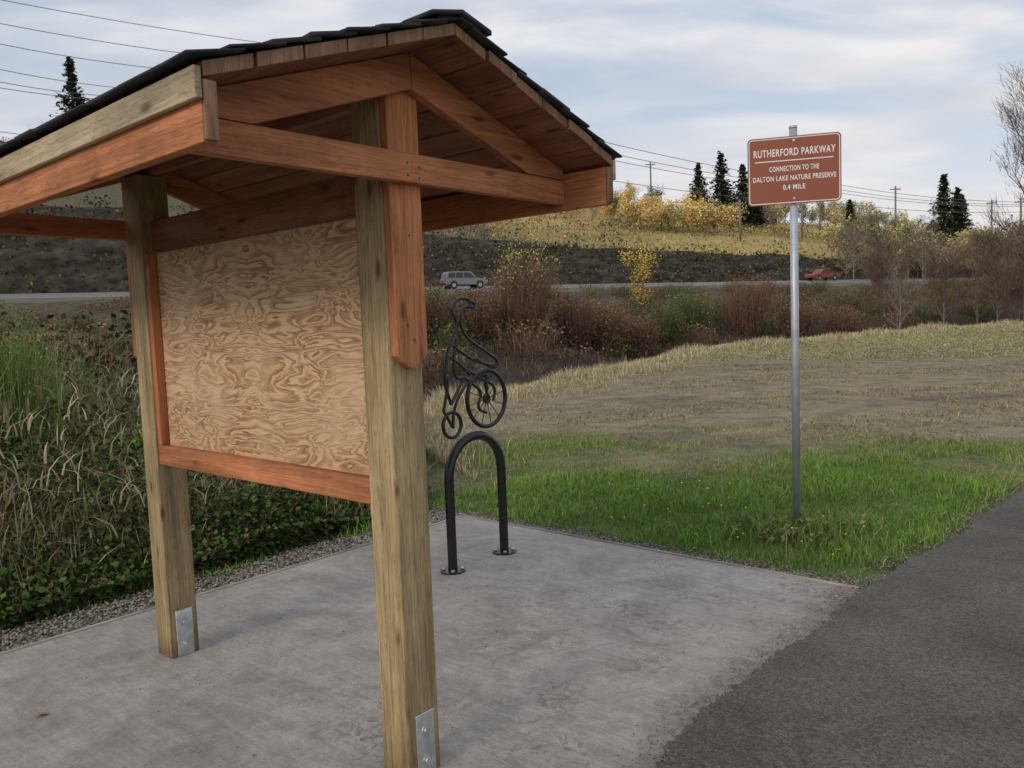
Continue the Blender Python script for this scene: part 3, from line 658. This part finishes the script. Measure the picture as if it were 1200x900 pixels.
AUT=[[(.62,.43,.16),(.68,.5,.2)],[(.5,.43,.2)],[(.3,.215,.14)],[(.25,.20,.165)],[(.19,.21,.1)],[(.68,.4,.13)]]  # autumn foliage, warmed in the colour for late sun on the trees
def far(x,y,h,R,ci,seed):
    if ci in (2,3): parts.append(tree(x,y,h,R,AUT[ci],120,R*.06,seed,(.22,.18,.15),levels=3,twigs=520,tcol=AUT[ci]))
    else: parts.append(tree(x,y,h,R,AUT[ci],620,R*.065,seed,(.2,.16,.13),levels=3,twigs=80,tcol=[(.25,.2,.15)]))
for i in range(140):
    ray=rng.uniform(.02,.68); wl=rng.uniform(160,215)
    y=wl/(.91-.414*ray); x=ray*y
    ci=int(rng.choice([0,1,2,2,3,4,5])) if ray<.34 else int(rng.choice([1,1,2,3,3,4]))
    far(x,y,rng.uniform(5,9)*(0.6 if ray<.15 else 1),rng.uniform(2.6,4.2),ci,100+i)
for i in range(24):
    ray=.15+.14*rng.random(); y=rng.uniform(160,182); far(ray*y,y,rng.uniform(4.,6.),rng.uniform(2.6,3.8),int(rng.choice([0,5,1])),400+i)
for i in range(85):
    ray=rng.uniform(.40,.74); y=rng.uniform(105,170); far(ray*y,y,rng.uniform(5,8.5),rng.uniform(2.4,3.8),int(rng.choice([1,2,3,3,2,4])),500+i)
for i in range(26):
    ray=rng.uniform(-.9,-.15); wl=rng.uniform(150,215); y=wl/(.91-.414*ray); far(ray*y,y,rng.uniform(2.,3.5),2.4,int(rng.choice([2,3,4])),700+i)
mk('distant_trees',*cat(parts),M_leaf)
# ================================================================ ROAD, CARS
def strip(name,w0,w1,z0,z1,m,u0=-300,u1=400,lift=0):
    V=[];F=[]; us=np.linspace(u0,u1,60)
    for i,u in enumerate(us):
        for w,z in ((w0,z0),(w1,z1)):
            x,y=fromwu(w,u); V.append((x,y,z+lift))
        if i: a=2*i; F.append((a-2,a-1,a+1,a))
    return mk(name,V,F,None,m)
zn=4.85; sl=.075
def zroad(w): return zn+(w-73)*sl
M_road=asphalt('highway_asphalt',(.13,.13,.13),(.21,.21,.21))
strip('highway_road',73,87.5,zroad(73),zroad(87.5),M_road)
for w in (73.8,86.8): strip('road_edge_line',w,w+.15,zroad(w),zroad(w+.15),M_white,lift=.012)
strip('road_centre_line',80,80.15,zroad(80),zroad(80.15),simple('road_yellow',(.6,.4,.05)),lift=.012)
strip('road_verge',71.,73,4.1,4.84,simple('verge_gravel',(.12,.11,.08),.9))
strip('road_shoulder',87.5,90.5,zroad(87.5)-.01,zroad(87.5)+.1,simple('shoulder_gravel',(.14,.125,.10),.9))
cz=simple('window_glass_dark',(.02,.024,.03),.1); tire=simple('tyre_rubber',(.02,.02,.02),.8); hub=simple('wheel_rim',(.35,.36,.38),.35,.6)
lampm=simple('tail_lamp_red',(.4,.02,.02),.3); hlm=simple('head_lamp',(.7,.7,.7),.2)
def car(name,u,w,col,kind,flip=False):
    x,y=fromwu(w,u); E=empty(name,x,y,zroad(w)+.01,math.atan2(.414,.91)+(math.pi if flip else 0))
    m=simple(name+'_paint',col,.35,.3,.05)
    if kind=='suv':
        body=[(-2.2,.42),(-2.3,.55),(-2.28,.95),(-2.2,1.05),(1.15,1.08),(2.1,.98),(2.28,.8),(2.3,.5),(2.2,.36),(1.85,.36)]
        cab=[(-2.2,1.04),(-2.05,1.62),(-1.9,1.72),(.3,1.74),(.55,1.7),(1.2,1.07)]
        win=[[(-1.95,1.13),(-1.85,1.58),(-1.2,1.6),(-1.2,1.12)],[(-1.1,1.12),(-1.1,1.6),(-.35,1.61),(-.35,1.12)],[(-.25,1.12),(-.25,1.61),(.35,1.61),(.9,1.12)]]
    else:
        body=[(-2.5,.5),(-2.55,.6),(-2.52,1.0),(.0,1.0),(1.35,1.0),(2.3,.92),(2.5,.75),(2.5,.45),(2.4,.38),(-2.2,.4)]
        cab=[(-.75,.99),(-.65,1.55),(-.5,1.62),(.5,1.62),(1.15,1.0)]
        win=[[(-.55,1.06),(-.5,1.52),(-.02,1.53),(-.02,1.06)],[(.06,1.06),(.06,1.53),(.45,1.52),(.92,1.06)]]
    prism('body',body,1,-.9,.9,m,E,.07); prism('cabin',cab,1,-.8,.8,m,E,.06)
    for s in (-1,1):
        for q in win: prism('side_window',q,1,s*.80,s*.812,cz,E,0)
        for wx in (-1.4,1.42):
            cyl('wheel',.36,min(s*.72,s*.93),max(s*.72,s*.93),tire,E,wx,.36,24,'y'); cyl('rim',.2,min(s*.92,s*.945),max(s*.92,s*.945),hub,E,wx,.36,16,'y')
            cyl('wheel_arch',.43,min(s*.88,s*.905),max(s*.88,s*.905),cz,E,wx,.4,24,'y')
    prism('bumper_front',[(2.2,.4),(2.36,.42),(2.36,.62),(2.2,.62)],1,-.85,.85,tire,E,.02); prism('bumper_rear',[(-2.2,.4),(-2.38,.42),(-2.38,.62),(-2.2,.62)],1,-.85,.85,tire,E,.02)
    for s in (-1,1):
        boxmesh('head_lamp',2.15,2.3,s*.72-.14,s*.72+.14,.72,.86,hlm,E,.01); boxmesh('tail_lamp',-2.31,-2.2,s*.8-.09,s*.8+.09,.8,1.02,lampm,E,.01)
    if kind=='suv':
        for s in (-1,1): boxmesh('roof_rack',-1.7,.1,s*.62-.02,s*.62+.02,1.77,1.80,tire,E,.005)
    return E
car('suv_car',29.6,76,(.19,.21,.23),'suv')
car('pickup_truck',86.8,84.,(.27,.07,.05),'pickup',True)
M_pole=simple('pole_wood',(.2,.16,.13),.9)
for x,y,h in ((26,200,12),(46,158,8),(97,200,14),(109,170,14),(-3.2,112,6),(14,205,6),(70,190,10),(39,215,14),(32,178,8),(84,215,12),(124,205,13)):
    z=float(H(x,y)); E=empty('utility_pole',x,y,z)
    cyl('pole',.21,-.5,h,M_pole,E); boxmesh('crossarm',-1.3,1.3,-.09,.09,h-.9,h-.68,M_pole,E,0)
    for q in (-1.15,-.5,.5,1.15): cyl('insulator',.07,h-.68,h-.45,M_galv,E,q,0,8)
M_wire=simple('wire_mat',(.12,.12,.13),.6)
WR=empty('power_lines',0,0,0)
def wire(p,q,y0,y1,sag=1.,r=.05,ext=(.15,.3)):
    A=np.array([p[0]*y0,y0,1.6+p[1]*y0]);B=np.array([q[0]*y1,y1,1.6+q[1]*y1]); d=B-A; A2=A-d*ext[0];B2=B+d*ext[1]
    pts=[]
    for t in np.linspace(0,1,14):
        v=A2+(B2-A2)*t; v[2]-=sag*4*t*(1-t)-sag*.6; pts.append(tuple(v))
    curve('wire',pts,r,M_wire,WR,smooth=False,res=1)
for p,q in (((-.605,.413),(-.287,.351)),((-.607,.385),(-.36,.3385)),((-.608,.3605),(-.414,.325)),((-.609,.33),(-.457,.303)),((-.61,.315),(-.47,.294)),((-.61,.308),(-.47,.29)),((-.611,.255),(-.5,.246))):
    wire(p,q,80,95,.6,.034,(.3,.4))
for dz in (0,-.012,-.02,-.045):
    wire((.1353,.2167+dz),(.4157,.1475+dz*.5),150,190,1.5,.055,(.5,0.)); wire((.4157,.1475+dz*.5),(.66,.1257+dz*.25),190,190,2.,.055,(0,.4))
# ================================================================ WORLD + SUN
W=bpy.data.worlds.new('World'); S.world=W; W.use_nodes=True; nt=W.node_tree; bg=nt.nodes['Background']
saz=math.radians(-140); sel=math.radians(28)
sky=N(nt,'ShaderNodeTexSky'); sky.sky_type='NISHITA'; sky.sun_disc=False; sky.sun_elevation=sel; sky.sun_rotation=saz
tc=N(nt,'ShaderNodeTexCoord'); sp=N(nt,'ShaderNodeSeparateXYZ'); L(nt,tc.outputs['Generated'],sp.inputs[0])
mx=N(nt,'ShaderNodeMath',operation='MAXIMUM'); L(nt,sp.outputs[2],mx.inputs[0]); mx.inputs[1].default_value=0.
ad=N(nt,'ShaderNodeMath',operation='ADD'); L(nt,mx.outputs[0],ad.inputs[0]); ad.inputs[1].default_value=.16
vd=N(nt,'ShaderNodeVectorMath',operation='DIVIDE'); L(nt,tc.outputs['Generated'],vd.inputs[0])
cb=N(nt,'ShaderNodeCombineXYZ'); L(nt,ad.outputs[0],cb.inputs[0]);L(nt,ad.outputs[0],cb.inputs[1]);cb.inputs[2].default_value=1.; L(nt,cb.outputs[0],vd.inputs[1])
mp=N(nt,'ShaderNodeMapping'); mp.inputs['Scale'].default_value=(.8,1.5,.3); mp.inputs['Rotation'].default_value=(0,0,.35); L(nt,vd.outputs[0],mp.inputs[0])
n1=N(nt,'ShaderNodeTexNoise',Scale=1.3,Detail=7.,Roughness=.52,Distortion=.5); L(nt,mp.outputs[0],n1.inputs['Vector'])
cov=ramp(nt,n1.outputs[0],[(.36,(0,0,0)),(.58,(1,1,1))])
n2=N(nt,'ShaderNodeTexNoise',Scale=2.2,Detail=6.,Roughness=.5,Distortion=.3); L(nt,mp.outputs[0],n2.inputs['Vector'])
cc=ramp(nt,n2.outputs[0],[(.3,(4.7,5.0,5.7)),(.5,(5.9,6.1,6.6)),(.66,(7.3,7.25,7.3))])
hz=ramp(nt,sp.outputs[2],[(.02,(1,1,1)),(.34,(0,0,0))])
blue=mix(nt,.6,sky.outputs[0],(4.1,4.9,6.3))
c=mix(nt,cov.outputs[0],blue,cc.outputs[0])
hm=N(nt,'ShaderNodeMath',operation='MULTIPLY'); L(nt,hz.outputs[0],hm.inputs[0]); hm.inputs[1].default_value=.74
c=mix(nt,hm.outputs[0],c,(7.3,6.95,6.7))
L(nt,c,bg.inputs[0]); bg.inputs[1].default_value=.12
ld=bpy.data.lights.new('sun','SUN'); ld.energy=1.5; ld.angle=math.radians(18); ld.color=(1,.88,.74)
lo=bpy.data.objects.new('sun',ld); COL.objects.link(lo)
dv=Vector((math.sin(saz)*math.cos(sel),math.cos(saz)*math.cos(sel),math.sin(sel))); lo.rotation_euler=dv.to_track_quat('Z','Y').to_euler()
# ================================================================ CAMERA
cd=bpy.data.cameras.new('camera'); cam=bpy.data.objects.new('camera',cd); COL.objects.link(cam)
cd.sensor_width=36; cd.lens=27.9; cd.clip_end=6000; cd.clip_start=.05
th=math.radians(4.5); ro=math.atan(.0377)
R0=Vector((1,0,0)); U0=Vector((0,math.sin(th),math.cos(th))); Fw=Vector((0,math.cos(th),-math.sin(th)))
Rc=R0*math.cos(ro)-U0*math.sin(ro); Uc=R0*math.sin(ro)+U0*math.cos(ro)
Mx=Matrix.Identity(4)
for i in range(3): Mx[i][0]=Rc[i];Mx[i][1]=Uc[i];Mx[i][2]=-Fw[i]
Mx[2][3]=1.6; cam.matrix_world=Mx
S.camera=cam
